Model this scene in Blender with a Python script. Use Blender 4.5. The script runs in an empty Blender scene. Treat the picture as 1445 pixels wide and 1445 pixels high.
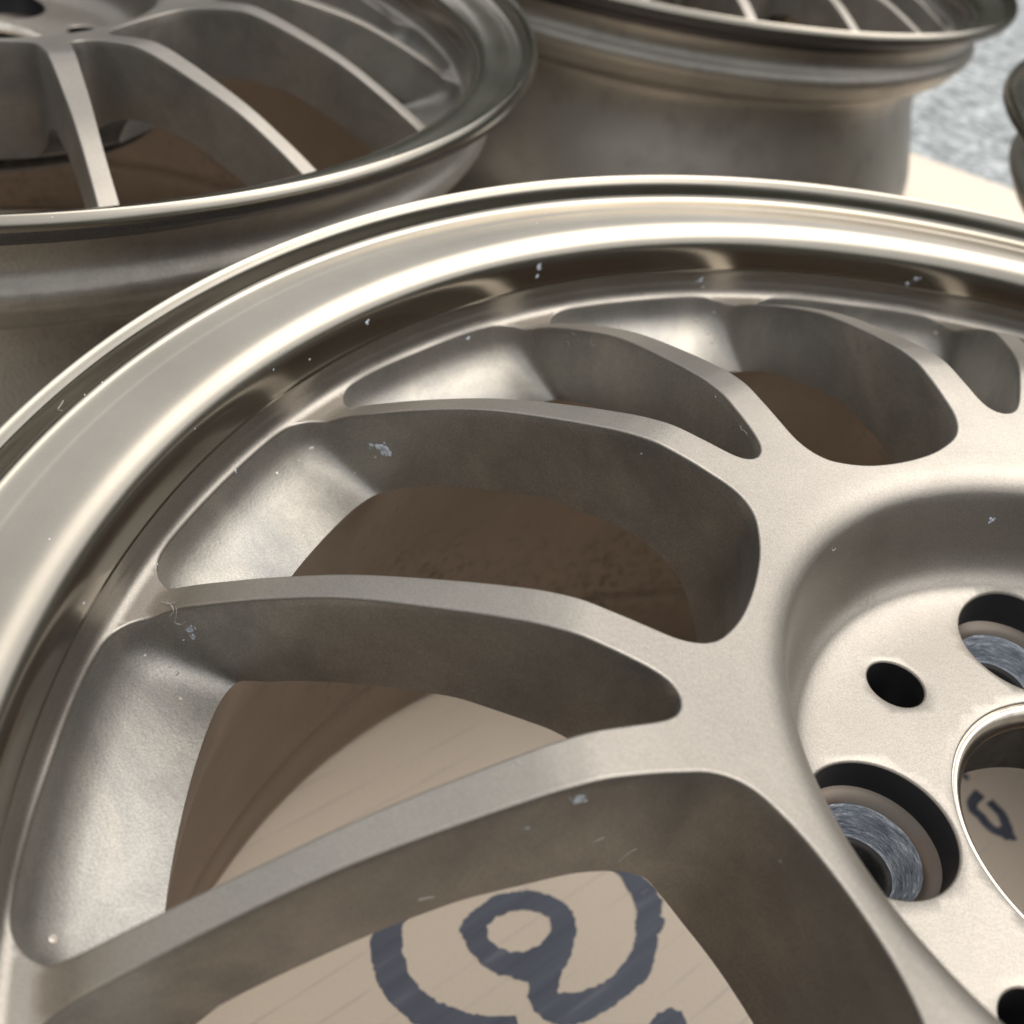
import bpy, bmesh, math, random
from math import sin, cos, pi, radians, hypot, atan2
from mathutils import Vector, Matrix
from mathutils.geometry import delaunay_2d_cdt

random.seed(7)
S = bpy.context.scene
H = 0.228                      # height of the wheel lips above the cardboard

# ------------------------------------------------------------------ camera
cam_d = bpy.data.cameras.new('camera')
cam = bpy.data.objects.new('camera', cam_d)
S.collection.objects.link(cam)
S.camera = cam
cam_d.sensor_width = 36
cam_d.lens = 1503.44 / 1445 * 36
cam_d.clip_start = 0.01
cam_d.clip_end = 200
cam.location = (0, -0.20716, 0.13705 + H)
cam.rotation_euler = (Matrix.Rotation(0.76573, 4, 'Z') @ Matrix.Rotation(0.88601, 4, 'X') @ Matrix.Rotation(0.20131, 4, 'Z')).to_euler()
cam_d.dof.use_dof = True
cam_d.dof.focus_distance = 0.245
cam_d.dof.aperture_fstop = 15.0

# ------------------------------------------------------------------ sky and sun
SUN_EL, SUN_AZ = radians(60), radians(20)      # azimuth measured from +y towards +x
w = bpy.data.worlds.new('World')
S.world = w
w.use_nodes = True
nt = w.node_tree
bg = nt.nodes['Background']
sky = nt.nodes.new('ShaderNodeTexSky')
sky.sky_type = 'NISHITA'
sky.sun_disc = False
sky.sun_elevation = SUN_EL
sky.sun_rotation = SUN_AZ
sky.air_density = 1.0
sky.dust_density = 5.0
sky.ozone_density = 1.0
hsv = nt.nodes.new('ShaderNodeHueSaturation')
hsv.inputs['Saturation'].default_value = 0.35
nt.links.new(sky.outputs[0], hsv.inputs['Color'])
veil = nt.nodes.new('ShaderNodeMix')          # thin bright cloud evens out the sky
veil.data_type = 'RGBA'
veil.inputs[0].default_value = 0.55
veil.inputs[7].default_value = (5.6, 5.6, 5.5, 1)
nt.links.new(hsv.outputs[0], veil.inputs[6])
nt.links.new(veil.outputs[2], bg.inputs['Color'])
bg.inputs['Strength'].default_value = 0.15
sd = bpy.data.lights.new('sun', 'SUN')
sd.energy = 1.0
sd.angle = radians(60)
sd.color = (1.0, 0.95, 0.87)
sun = bpy.data.objects.new('sun', sd)
S.collection.objects.link(sun)
dirv = Vector((sin(SUN_AZ) * cos(SUN_EL), cos(SUN_AZ) * cos(SUN_EL), sin(SUN_EL)))
sun.rotation_euler = dirv.to_track_quat('Z', 'Y').to_euler()
sun.location = dirv * 5
S.view_settings.view_transform = 'Standard'
S.view_settings.look = 'None'
S.view_settings.gamma = 1
S.view_settings.exposure = 0.62


# ------------------------------------------------------------------ materials
def mat(name):
    m = bpy.data.materials.new(name)
    m.use_nodes = True
    n = m.node_tree
    return m, n, n.nodes['Principled BSDF']


def node(n, t, **k):
    x = n.nodes.new(t)
    for a, b in k.items():
        if a in x.inputs:
            x.inputs[a].default_value = b
        else:
            setattr(x, a, b)
    return x


def ramp(n, fac, stops):
    r = n.nodes.new('ShaderNodeValToRGB')
    e = r.color_ramp.elements
    while len(e) < len(stops):
        e.new(0.5)
    for q, (p, c) in zip(e, stops):
        q.position = p
        q.color = c if len(c) == 4 else (*c, 1)
    n.links.new(fac, r.inputs[0])
    return r.outputs[0]


def metal(name, base, metallic, rough, bump=0.0, bscale=900, spots=0.0, stain=None, stain_amt=0.0, coat=0.0, speck=0.0, dust=0.0, blot=0.0, smudge=False):
    m, n, b = mat(name)
    L = n.links.new
    tc = node(n, 'ShaderNodeTexCoord')
    co = tc.outputs['Object']
    n1 = node(n, 'ShaderNodeTexNoise', Scale=14.0, Detail=6.0, Roughness=0.6)
    L(co, n1.inputs['Vector'])
    c1 = ramp(n, n1.outputs[0], [(0.3, tuple(x * 0.86 for x in base)), (0.7, tuple(x * 1.08 for x in base))])
    if blot:      # cloudy warm and cool patches, as on cast paint with old brake dust
        nb0 = node(n, 'ShaderNodeTexNoise', Scale=22.0, Detail=7.0, Roughness=0.65, Distortion=0.8)
        L(co, nb0.inputs['Vector'])
        cb = ramp(n, nb0.outputs[0], [(0.30, (1 - blot, 1 - blot * 0.95, 1 - blot * 0.85)), (0.5, (1, 0.99, 0.97)), (0.68, (1 + blot, 1 + blot * 0.85, 1 + blot * 0.62))])
        mb = node(n, 'ShaderNodeMix', data_type='RGBA', blend_type='MULTIPLY')
        mb.inputs[0].default_value = 1.0
        L(c1, mb.inputs[6])
        L(cb, mb.inputs[7])
        c1 = mb.outputs[2]
    # fine metallic flake grain
    n2 = node(n, 'ShaderNodeTexNoise', Scale=2600.0, Detail=1.0)
    L(co, n2.inputs['Vector'])
    g = ramp(n, n2.outputs[0], [(0.35, (1 - speck,) * 3), (0.65, (1 + speck,) * 3)])
    mx = node(n, 'ShaderNodeMix', data_type='RGBA', blend_type='MULTIPLY')
    mx.inputs[0].default_value = 1.0
    L(c1, mx.inputs[6])
    L(g, mx.inputs[7])
    col = mx.outputs[2]
    if stain:
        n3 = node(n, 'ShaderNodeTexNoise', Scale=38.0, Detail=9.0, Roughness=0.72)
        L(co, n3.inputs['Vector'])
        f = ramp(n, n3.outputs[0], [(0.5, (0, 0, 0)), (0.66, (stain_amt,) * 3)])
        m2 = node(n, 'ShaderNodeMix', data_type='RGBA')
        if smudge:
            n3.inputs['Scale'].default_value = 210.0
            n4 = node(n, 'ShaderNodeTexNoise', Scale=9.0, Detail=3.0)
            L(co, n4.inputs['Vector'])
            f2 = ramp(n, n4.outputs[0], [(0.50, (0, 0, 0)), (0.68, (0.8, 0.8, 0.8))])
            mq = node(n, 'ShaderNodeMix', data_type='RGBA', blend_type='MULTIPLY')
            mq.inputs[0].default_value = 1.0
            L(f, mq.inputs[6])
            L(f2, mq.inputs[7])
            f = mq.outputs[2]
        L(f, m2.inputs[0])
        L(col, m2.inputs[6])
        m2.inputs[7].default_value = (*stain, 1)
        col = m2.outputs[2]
    rb = node(n, 'ShaderNodeTexNoise', Scale=60.0, Detail=5.0)
    L(co, rb.inputs['Vector'])
    mr = node(n, 'ShaderNodeMapRange')
    mr.inputs['To Min'].default_value = rough * 0.85
    mr.inputs['To Max'].default_value = rough * 1.2
    L(rb.outputs[0], mr.inputs['Value'])
    rough_out = mr.outputs[0]
    met = None
    if dust > 0:   # tiny pale specks of dust
        v = node(n, 'ShaderNodeTexVoronoi', Scale=260.0)
        L(co, v.inputs['Vector'])
        sz = node(n, 'ShaderNodeTexNoise', Scale=25.0, Detail=2.0)
        L(co, sz.inputs['Vector'])
        thr = node(n, 'ShaderNodeMapRange')
        thr.inputs['From Min'].default_value = 0.35
        thr.inputs['From Max'].default_value = 0.8
        thr.inputs['To Min'].default_value = 0.0
        thr.inputs['To Max'].default_value = dust
        L(sz.outputs[0], thr.inputs['Value'])
        sep = node(n, 'ShaderNodeSeparateColor')
        L(v.outputs['Color'], sep.inputs[0])
        pick = node(n, 'ShaderNodeMath', operation='GREATER_THAN')
        L(sep.outputs[0], pick.inputs[0])
        pick.inputs[1].default_value = 0.8
        rad = node(n, 'ShaderNodeMath', operation='MULTIPLY')
        L(thr.outputs[0], rad.inputs[0])
        L(sep.outputs[1], rad.inputs[1])
        lt = node(n, 'ShaderNodeMath', operation='LESS_THAN')
        L(v.outputs['Distance'], lt.inputs[0])
        L(rad.outputs[0], lt.inputs[1])
        mk = node(n, 'ShaderNodeMath', operation='MULTIPLY')
        L(lt.outputs[0], mk.inputs[0])
        L(pick.outputs[0], mk.inputs[1])
        m3 = node(n, 'ShaderNodeMix', data_type='RGBA')
        L(mk.outputs[0], m3.inputs[0])
        L(col, m3.inputs[6])
        m3.inputs[7].default_value = (0.62, 0.62, 0.6, 1)
        col = m3.outputs[2]
        mm = node(n, 'ShaderNodeMath', operation='SUBTRACT')
        mm.inputs[0].default_value = 1.0
        L(mk.outputs[0], mm.inputs[1])
        mm2 = node(n, 'ShaderNodeMath', operation='MULTIPLY')
        L(mm.outputs[0], mm2.inputs[0])
        mm2.inputs[1].default_value = metallic
        L(mm2.outputs[0], b.inputs['Metallic'])
        met = True
    L(col, b.inputs['Base Color'])
    L(rough_out, b.inputs['Roughness'])
    if not met:
        b.inputs['Metallic'].default_value = metallic
    if coat:
        b.inputs['Coat Weight'].default_value = coat
        b.inputs['Coat Roughness'].default_value = 0.08
    if bump:
        nb = node(n, 'ShaderNodeTexNoise', Scale=float(bscale), Detail=3.0)
        L(co, nb.inputs['Vector'])
        bp = node(n, 'ShaderNodeBump', Strength=bump)
        bp.inputs['Distance'].default_value = 0.0004
        L(nb.outputs[0], bp.inputs['Height'])
        L(bp.outputs[0], b.inputs['Normal'])
    return m


M_face = metal('bronze_satin', (0.312, 0.287, 0.254), 0.95, 0.44, bump=0.09, bscale=900, speck=0.10, dust=0.10)
M_wall = metal('bronze_cast_wall', (0.345, 0.330, 0.305), 0.88, 0.46, bump=0.13, bscale=1300, speck=0.12, stain=(0.20, 0.19, 0.175), stain_amt=0.45, dust=0.12, blot=0.24)
M_lip = metal('bronze_polished', (0.375, 0.342, 0.288), 0.97, 0.21, bump=0.0, speck=0.02, coat=0.12, dust=0.16)
M_barrel = metal('bronze_barrel', (0.38, 0.355, 0.315), 0.78, 0.42, bump=0.3, bscale=700, speck=0.10, stain=(0.07, 0.06, 0.05), stain_amt=0.25)
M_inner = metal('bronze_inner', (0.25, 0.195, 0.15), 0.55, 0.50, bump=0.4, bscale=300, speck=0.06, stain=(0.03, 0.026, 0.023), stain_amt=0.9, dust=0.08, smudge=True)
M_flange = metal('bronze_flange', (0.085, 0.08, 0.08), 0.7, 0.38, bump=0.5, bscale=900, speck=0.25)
M_pad = metal('hub_pad_dark', (0.03, 0.028, 0.027), 0.4, 0.55, bump=0.6, bscale=200, stain=(0.12, 0.11, 0.1), stain_amt=0.5)
M_ring = metal('machined_ring', (0.66, 0.60, 0.52), 1.0, 0.26, stain=(0.2, 0.16, 0.12), stain_amt=0.5)
M_pocket = metal('pocket_dark', (0.05, 0.048, 0.05), 0.6, 0.35, stain=(0.2, 0.2, 0.21), stain_amt=0.12)


def seat_material():
    m, n, b = mat('scuffed_seat')
    L = n.links.new
    tc = node(n, 'ShaderNodeTexCoord')
    mp = node(n, 'ShaderNodeMapping')
    L(tc.outputs['UV'], mp.inputs[0])
    mp.inputs['Scale'].default_value = (12, 34, 1)
    n1 = node(n, 'ShaderNodeTexNoise', Scale=1.0, Detail=8.0, Roughness=0.85, Distortion=0.15)
    L(mp.outputs[0], n1.inputs['Vector'])
    c = ramp(n, n1.outputs[0], [(0.36, (0.05, 0.057, 0.075)), (0.45, (0.20, 0.222, 0.26)), (0.56, (0.34, 0.37, 0.41)), (0.63, (0.86, 0.89, 0.93))])
    L(c, b.inputs['Base Color'])
    b.inputs['Metallic'].default_value = 0.7
    b.inputs['Roughness'].default_value = 0.32
    bp = node(n, 'ShaderNodeBump', Strength=0.6)
    bp.inputs['Distance'].default_value = 0.0004
    L(n1.outputs[0], bp.inputs['Height'])
    L(bp.outputs[0], b.inputs['Normal'])
    return m


M_seat = seat_material()


def card_material():
    m, n, b = mat('brown_cardboard')
    L = n.links.new
    tc = node(n, 'ShaderNodeTexCoord')
    co = tc.outputs['Object']
    n1 = node(n, 'ShaderNodeTexNoise', Scale=4.0, Detail=5.0)
    L(co, n1.inputs['Vector'])
    c1 = ramp(n, n1.outputs[0], [(0.3, (0.73, 0.625, 0.51)), (0.7, (0.81, 0.70, 0.58))])
    mp = node(n, 'ShaderNodeMapping')
    mp.inputs['Scale'].default_value = (900, 500, 1)
    L(co, mp.inputs[0])
    n2 = node(n, 'ShaderNodeTexNoise', Scale=1.0, Detail=3.0)
    L(mp.outputs[0], n2.inputs['Vector'])
    g = ramp(n, n2.outputs[0], [(0.3, (0.975,) * 3), (0.7, (1.02,) * 3)])
    mx = node(n, 'ShaderNodeMix', data_type='RGBA', blend_type='MULTIPLY')
    mx.inputs[0].default_value = 1
    L(c1, mx.inputs[6])
    L(g, mx.inputs[7])
    # pressed flute lines running along y
    mp2 = node(n, 'ShaderNodeMapping')
    mp2.inputs['Scale'].default_value = (1, 0.06, 1)
    L(co, mp2.inputs[0])
    wv = node(n, 'ShaderNodeTexWave', Scale=26.0, Distortion=1.2, Detail=2.0)
    L(mp2.outputs[0], wv.inputs['Vector'])
    br = node(n, 'ShaderNodeTexNoise', Scale=18.0, Detail=4.0)
    L(co, br.inputs['Vector'])
    brk = ramp(n, br.outputs[0], [(0.45, (0, 0, 0)), (0.62, (1, 1, 1))])
    ln = ramp(n, wv.outputs[0], [(0.0, (1, 1, 1)), (0.045, (0, 0, 0))])
    mm = node(n, 'ShaderNodeMath', operation='MULTIPLY')
    L(brk, mm.inputs[0])
    L(ln, mm.inputs[1])
    m2 = node(n, 'ShaderNodeMath', operation='MULTIPLY')
    L(mm.outputs[0], m2.inputs[0])
    m2.inputs[1].default_value = 0.24
    mc = node(n, 'ShaderNodeMix', data_type='RGBA')
    L(m2.outputs[0], mc.inputs[0])
    L(mx.outputs[2], mc.inputs[6])
    mc.inputs[7].default_value = (0.30, 0.27, 0.26, 1)
    L(mc.outputs[2], b.inputs['Base Color'])
    b.inputs['Roughness'].default_value = 0.85
    b.inputs['Specular IOR Level'].default_value = 0.25
    bp = node(n, 'ShaderNodeBump', Strength=0.25)
    bp.inputs['Distance'].default_value = 0.0006
    L(wv.outputs[0], bp.inputs['Height'])
    L(bp.outputs[0], b.inputs['Normal'])
    return m


M_card = card_material()


def ink_material():
    m, n, b = mat('marker_ink')
    L = n.links.new
    tc = node(n, 'ShaderNodeTexCoord')
    mp = node(n, 'ShaderNodeMapping')
    mp.inputs['Scale'].default_value = (220, 14, 1)
    L(tc.outputs['Object'], mp.inputs[0])
    n1 = node(n, 'ShaderNodeTexNoise', Scale=1.0, Detail=4.0)
    L(mp.outputs[0], n1.inputs['Vector'])
    c = ramp(n, n1.outputs[0], [(0.3, (0.075, 0.085, 0.118)), (0.60, (0.105, 0.118, 0.158)), (0.74, (0.20, 0.21, 0.235))])
    L(c, b.inputs['Base Color'])
    b.inputs['Roughness'].default_value = 0.6
    return m


M_ink = ink_material()


def gravel_material():
    m, n, b = mat('exposed_aggregate')
    L = n.links.new
    tc = node(n, 'ShaderNodeTexCoord')
    co = tc.outputs['Object']
    v = node(n, 'ShaderNodeTexVoronoi', Scale=120.0)
    L(co, v.inputs['Vector'])
    sep = node(n, 'ShaderNodeSeparateColor')
    L(v.outputs['Color'], sep.inputs[0])
    c = ramp(n, sep.outputs[0], [(0.0, (0.15, 0.16, 0.165)), (0.3, (0.29, 0.315, 0.32)), (0.7, (0.40, 0.43, 0.435)), (1.0, (0.56, 0.58, 0.585))])
    n1 = node(n, 'ShaderNodeTexNoise', Scale=28.0, Detail=5.0)
    L(co, n1.inputs['Vector'])
    g = ramp(n, n1.outputs[0], [(0.3, (0.70,) * 3), (0.7, (1.12,) * 3)])
    mx = node(n, 'ShaderNodeMix', data_type='RGBA', blend_type='MULTIPLY')
    mx.inputs[0].default_value = 1
    L(c, mx.inputs[6])
    L(g, mx.inputs[7])
    L(mx.outputs[2], b.inputs['Base Color'])
    b.inputs['Roughness'].default_value = 0.8
    bp = node(n, 'ShaderNodeBump', Strength=0.8)
    bp.inputs['Distance'].default_value = 0.003
    L(v.outputs['Distance'], bp.inputs['Height'])
    L(bp.outputs[0], b.inputs['Normal'])
    return m


M_gravel = gravel_material()


def plain(name, c, rough=0.6, metallic=0.0, alpha_noise=None):
    m, n, b = mat(name)
    tc = node(n, 'ShaderNodeTexCoord')
    nz = node(n, 'ShaderNodeTexNoise', Scale=900.0, Detail=4.0)
    n.links.new(tc.outputs['Object'], nz.inputs['Vector'])
    o = ramp(n, nz.outputs[0], [(0.35, tuple(x * 0.6 for x in c)), (0.65, tuple(min(1, x * 1.25) for x in c))])
    n.links.new(o, b.inputs['Base Color'])
    b.inputs['Roughness'].default_value = rough
    b.inputs['Metallic'].default_value = metallic
    return m


M_chip = plain('bare_chip', (0.62, 0.68, 0.76), 0.45, 0.3)
M_scab = plain('pale_scab', (0.62, 0.55, 0.48), 0.5, 0.2)
M_lint = plain('lint_grey', (0.55, 0.53, 0.50), 0.8)


# ------------------------------------------------------------------ interpolation helpers
def pchip(pts):
    """monotone cubic interpolation through (x, y) points"""
    pts = sorted(pts)
    X = [a for a, _ in pts]
    Y = [b for _, b in pts]
    h = [X[i + 1] - X[i] for i in range(len(X) - 1)]
    d = [(Y[i + 1] - Y[i]) / h[i] for i in range(len(h))]
    m = [d[0]]
    for i in range(1, len(h)):
        if d[i - 1] * d[i] <= 0:
            m.append(0)
        else:
            w1, w2 = 2 * h[i] + h[i - 1], h[i] + 2 * h[i - 1]
            m.append((w1 + w2) / (w1 / d[i - 1] + w2 / d[i]))
    m.append(d[-1])

    def f(x):
        if x <= X[0]:
            return Y[0]
        if x >= X[-1]:
            return Y[-1]
        i = 0
        while X[i + 1] < x:
            i += 1
        t = (x - X[i]) / h[i]
        return ((1 + 2 * t) * (1 - t) ** 2 * Y[i] + t * (1 - t) ** 2 * h[i] * m[i] + t * t * (3 - 2 * t) * Y[i + 1] + t * t * (t - 1) * h[i] * m[i + 1])
    return f


def catmull(P, step, closed=False):
    """resample a 2D polyline as a centripetal-like Catmull-Rom at about the given step"""
    out = []
    n = len(P)
    for i in range(n if closed else n - 1):
        p1, p2 = P[i], P[(i + 1) % n]
        p0 = P[i - 1] if (closed or i > 0) else (2 * p1[0] - p2[0], 2 * p1[1] - p2[1])
        p3 = P[(i + 2) % n] if (closed or i + 2 < n) else (2 * p2[0] - p1[0], 2 * p2[1] - p1[1])
        L = hypot(p2[0] - p1[0], p2[1] - p1[1])
        la = max(1e-9, hypot(p1[0] - p0[0], p1[1] - p0[1]))
        lb = max(1e-9, hypot(p3[0] - p2[0], p3[1] - p2[1]))
        m1 = [((p1[k] - p0[k]) / la * lb * 0 + ((p1[k] - p0[k]) / la + (p2[k] - p1[k]) / L) / 2 * L) for k in (0, 1)]
        m2 = [((p2[k] - p1[k]) / L + (p3[k] - p2[k]) / lb) / 2 * L for k in (0, 1)]
        ns = max(1, int(math.ceil(L / step)))
        for j in range(ns):
            t = j / ns
            a, b, c, d = 2 * t ** 3 - 3 * t * t + 1, t ** 3 - 2 * t * t + t, -2 * t ** 3 + 3 * t * t, t ** 3 - t * t
            out.append(tuple(a * p1[k] + b * m1[k] + c * p2[k] + d * m2[k] for k in (0, 1)))
    if not closed:
        out.append(tuple(P[-1]))
    return out


# measured heights of the face and of the back of the spokes against the radius
z_top = pchip([(0.0735, -0.0371), (0.0745, -0.0362), (0.0771, -0.0335), (0.0791, -0.0295), (0.0806, -0.0240), (0.0818, -0.0185), (0.0828, -0.0148), (0.0840, -0.0122), (0.0865, -0.0100), (0.089, -0.0088), (0.095, -0.0074), (0.11, -0.0042), (0.121, -0.0021), (0.128, -0.0013), (0.134, -0.0018),
               (0.142, -0.0034), (0.15, -0.0054), (0.17, -0.0114), (0.19, -0.0203), (0.20, -0.0256), (0.207, -0.0295), (0.2105, -0.0317), (0.2128, -0.0334), (0.2140, -0.0340), (0.2165, -0.0342),
               (0.2190, -0.0342), (0.2204, -0.0337), (0.2213, -0.0327), (0.2219, -0.0310), (0.2222, -0.0290)])
z_bot = pchip([(0.080, -0.0522), (0.094, -0.0520), (0.100, -0.0502), (0.106, -0.0440), (0.112, -0.0360), (0.12, -0.0312), (0.13, -0.0290), (0.145, -0.0292),
               (0.155, -0.0312), (0.166, -0.0350), (0.175, -0.0385), (0.187, -0.0442), (0.194, -0.0487), (0.198, -0.0512)])

BIG = [(93.2, 0), (93.3, 4), (94, 11), (95.5, 17), (97.3, 21.3), (100, 24.3), (104, 26.4), (110, 27.5), (118, 28.5), (130, 29.7), (146, 31.4), (160, 32.9),
       (175, 34.2), (190, 35.4), (201, 36.2), (207, 36.6), (210.5, 36.3), (213.5, 35.0), (216, 32.6), (217.6, 29.5), (218.5, 25.5), (219.1, 20), (219.7, 10), (219.9, 0)]
SML = [(109, 0), (109.4, 2.0), (110.8, 4), (113.2, 5.6), (118, 7.6), (124, 9.8), (133, 13.1), (143, 16.7), (155, 20.9), (165, 24.6), (175, 28.2), (190, 33.0),
       (200, 36.0), (205.5, 37.5), (209.5, 37.8), (212.8, 36.8), (215.6, 34.6), (217.5, 31.2), (218.6, 26), (219.4, 19), (219.9, 10), (220.0, 0)]
BIG = [(a / 1000, b / 1000) for a, b in BIG]
SML = [(a / 1000, b / 1000) for a, b in SML]
A8 = pi / 8
AX_BIG = radians(211.2)


def rot2(p, a):
    return (cos(a) * p[0] - sin(a) * p[1], sin(a) * p[0] + cos(a) * p[1])


def inside(p, poly):
    c = False
    n = len(poly)
    j = n - 1
    for i in range(n):
        xi, yi = poly[i]
        xj, yj = poly[j]
        if (yi > p[1]) != (yj > p[1]) and p[0] < (xj - xi) * (p[1] - yi) / (yj - yi) + xi:
            c = not c
        j = i
    return c


def offset_curve(C, d, axis_fix):
    """offset an open curve to its left; the end points slide along their symmetry axis"""
    out = []
    n = len(C)
    for i, p in enumerate(C):
        a, b = C[max(0, i - 1)], C[min(n - 1, i + 1)]
        t = (b[0] - a[0], b[1] - a[1])
        if i in (0, n - 1):
            t = axis_fix
        L = hypot(*t)
        nx, ny = -t[1] / L, t[0] / L
        if i == n - 1:
            nx, ny = -nx, -ny
        out.append((p[0] + nx * d, p[1] + ny * d))
    return out


def build_disc():
    """one 22.5 degree half sector, mirrored and turned into the whole cast face"""
    R0, R1 = 0.0745, 0.2222
    big = catmull(BIG, 0.0018)
    sml = [(x, -y) for x, y in catmull(SML, 0.0018)]
    sml = [rot2(p, A8) for p in sml]

    def offs(C, d, ax):
        out = []
        n = len(C)
        for i, p in enumerate(C):
            if i == 0:
                q = (p[0] - ax[0] * d, p[1] - ax[1] * d)
            elif i == n - 1:
                q = (p[0] + ax[0] * d, p[1] + ax[1] * d)
            else:
                t = (C[i + 1][0] - C[i - 1][0], C[i + 1][1] - C[i - 1][1])
                L = hypot(*t)
                s = 1 if C is big else -1
                q = (p[0] - t[1] / L * d * s, p[1] + t[0] / L * d * s)
            out.append(q)
        return out
    ax0, ax1 = (1.0, 0.0), (cos(A8), sin(A8))
    rows = [(0.0, 0.00060), (0.00010, 0.00030), (0.00030, 0.00008), (0.00065, 0.0)]
    pts, edges, drop = [], [], []

    def add(p, dz=0.0):
        pts.append(p)
        drop.append(dz)
        return len(pts) - 1
    loops = []
    for C, ax in ((big, ax0), (sml, ax1)):
        lp = []
        for d, dz in rows:
            ids = [add(q, dz) for q in offs(C, d, ax)]
            edges.extend(zip(ids, ids[1:]))
            lp.append(ids)
        loops.append(lp)
    # arcs that carry the relief, and the seams between hub, spokes and rim
    arcs = [R0, 0.0754, 0.0763, 0.0771, 0.0778, 0.0785, 0.0791, 0.0796, 0.0801, 0.0806, 0.0810, 0.0814, 0.0818, 0.0821, 0.0825, 0.0828, 0.0832, 0.0836, 0.0840, 0.0847, 0.0855, 0.087, 0.0885, 0.0905, 0.094, 0.098, 0.103, 0.108, 0.113, 0.118, 0.122, 0.125, 0.128, 0.131, 0.134, 0.138, 0.142, 0.147, 0.152, 0.158,
            0.164, 0.170, 0.176, 0.182, 0.188, 0.194, 0.199, 0.203, 0.207, 0.210, 0.213, 0.216, 0.2185, 0.2197, 0.2205, 0.2211, 0.2216, 0.2219, R1]
    wb = big + [(big[-1][0], 0), (big[0][0], 0)]
    boff = offs(big, 0.0014, ax0)
    soff = offs(sml, 0.0014, ax1)
    pb = [(x, y) for x, y in boff] + [(boff[-1][0], -0.01), (boff[0][0], -0.01)]
    e1 = rot2((soff[-1][0], 0), 0)
    ps = soff + [(soff[-1][0] - sin(A8) * 0.01, soff[-1][1] + cos(A8) * 0.01), (soff[0][0] - sin(A8) * 0.01, soff[0][1] + cos(A8) * 0.01)]
    fine = offs(big, 0.00095, ax0)
    pbf = fine + [(fine[-1][0], -0.01), (fine[0][0], -0.01)]
    fine = offs(sml, 0.00095, ax1)
    psf = fine + [(fine[-1][0] - sin(A8) * 0.01, fine[-1][1] + cos(A8) * 0.01), (fine[0][0] - sin(A8) * 0.01, fine[0][1] + cos(A8) * 0.01)]
    for r in arcs:
        step = 0.0026 if r < 0.21 else 0.0018
        n = max(4, int(round(r * A8 / step)))
        for k in range(n + 1):
            a = A8 * k / n
            p = (r * cos(a), r * sin(a))
            q1, q2 = (pb, ps) if r < 0.219 else (pbf, psf)
            if inside(p, q1) or inside(p, q2):
                continue
            add(p)
    # corner guards on the two axes are given by the offset rows themselves
    res = delaunay_2d_cdt([Vector(p) for p in pts], edges, [], 0, 1e-7)
    V, F, src = res[0], res[2], res[3]
    wbig = big + [(big[-1][0], -0.01), (big[0][0], -0.01)]
    wsml = sml + [(sml[-1][0] - sin(A8) * 0.01, sml[-1][1] + cos(A8) * 0.01), (sml[0][0] - sin(A8) * 0.01, sml[0][1] + cos(A8) * 0.01)]
    bm = bmesh.new()
    layer = bm.faces.layers.int.new('part')
    wlay = bm.faces.layers.int.new('wall')     # 0 hub, 1 rim, 2 + k spoke k
    dz = [drop[s[0]] if s else 0 for s in src]
    tris = []
    for f in F:
        c = (sum(V[i].x for i in f) / 3, sum(V[i].y for i in f) / 3)
        if hypot(*c) < R0 * 0.9985 or inside(c, wbig) or inside(c, wsml):
            continue
        a, b_, c_ = (V[i] for i in f)
        if abs((b_ - a).cross(c_ - a)) < 2e-9:
            continue
        tris.append(f)

    def top(x, y, d):
        return (x, y, z_top(hypot(x, y)) - d)

    def bot(x, y):
        r = hypot(x, y)
        r2 = r if r < 0.188 else 0.188 + (r - 0.188) * 0.31
        if r < 0.112:                      # casting draft at the hub end of the windows
            r2 = r + (0.112 - r) * 0.12
        k = r2 / r
        return (x * k, y * k, z_bot(r2))
    wall_s = [1, 0.985, 0.955, 0.88, 0.66, 0.34, 0.0]
    wall_f = [0, 0.09, 0.26, 0.47, 0.68, 0.86, 1.0]

    def walls(C):
        cols = []
        for x, y in C:
            X, Y, Z = top(x, y, 0.00060)
            bx, by, bz = bot(x, y)
            col = []
            for s, f in zip(wall_s, wall_f):
                col.append((bx + (X - bx) * s, by + (Y - by) * s, Z + (bz - Z) * f))
            cols.append(col)
        return cols
    wl = [walls(big), walls(sml)]

    for k in range(16):
        # even k: sector from the big axis to the small one, odd k: its mirror image
        mir = k % 2 == 1
        base = AX_BIG + (k // 2) * 2 * A8 + (2 * A8 if mir else 0)

        def T(p):
            x, y = p[0], (-p[1] if mir else p[1])
            q = rot2((x, y), base)
            return (q[0], q[1], p[2])
        vt = [bm.verts.new(T(top(v.x, v.y, dz[i]))) for i, v in enumerate(V)]
        vb = [bm.verts.new(T(bot(v.x, v.y))) for v in V]
        for f in tris:
            c = hypot(sum(V[i].x for i in f) / 3, sum(V[i].y for i in f) / 3)
            pid = 0 if c < 0.118 else (1 if c > 0.207 else 2 + k)
            order = f if not mir else f[::-1]
            fa = bm.faces.new([vt[i] for i in order])
            fa[layer] = pid
            fa = bm.faces.new([vb[i] for i in order[::-1]])
            fa[layer] = pid
            fa[wlay] = 2 if pid == 0 else 1
        for ci, cols in enumerate(wl):
            vs = [[bm.verts.new(T(p)) for p in col] for col in cols]
            for i in range(len(vs) - 1):
                rr = hypot((cols[i][0][0] + cols[i + 1][0][0]) / 2, (cols[i][0][1] + cols[i + 1][0][1]) / 2)
                pid = 0 if rr < 0.118 else (1 if rr > 0.207 else 2 + k)
                for j in range(len(wall_s) - 1):
                    q = [vs[i][j], vs[i][j + 1], vs[i + 1][j + 1], vs[i + 1][j]]
                    if (ci == 1) != mir:
                        q = q[::-1]
                    fa = bm.faces.new(q)
                    fa[layer] = pid
                    fa[wlay] = 1
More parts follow.
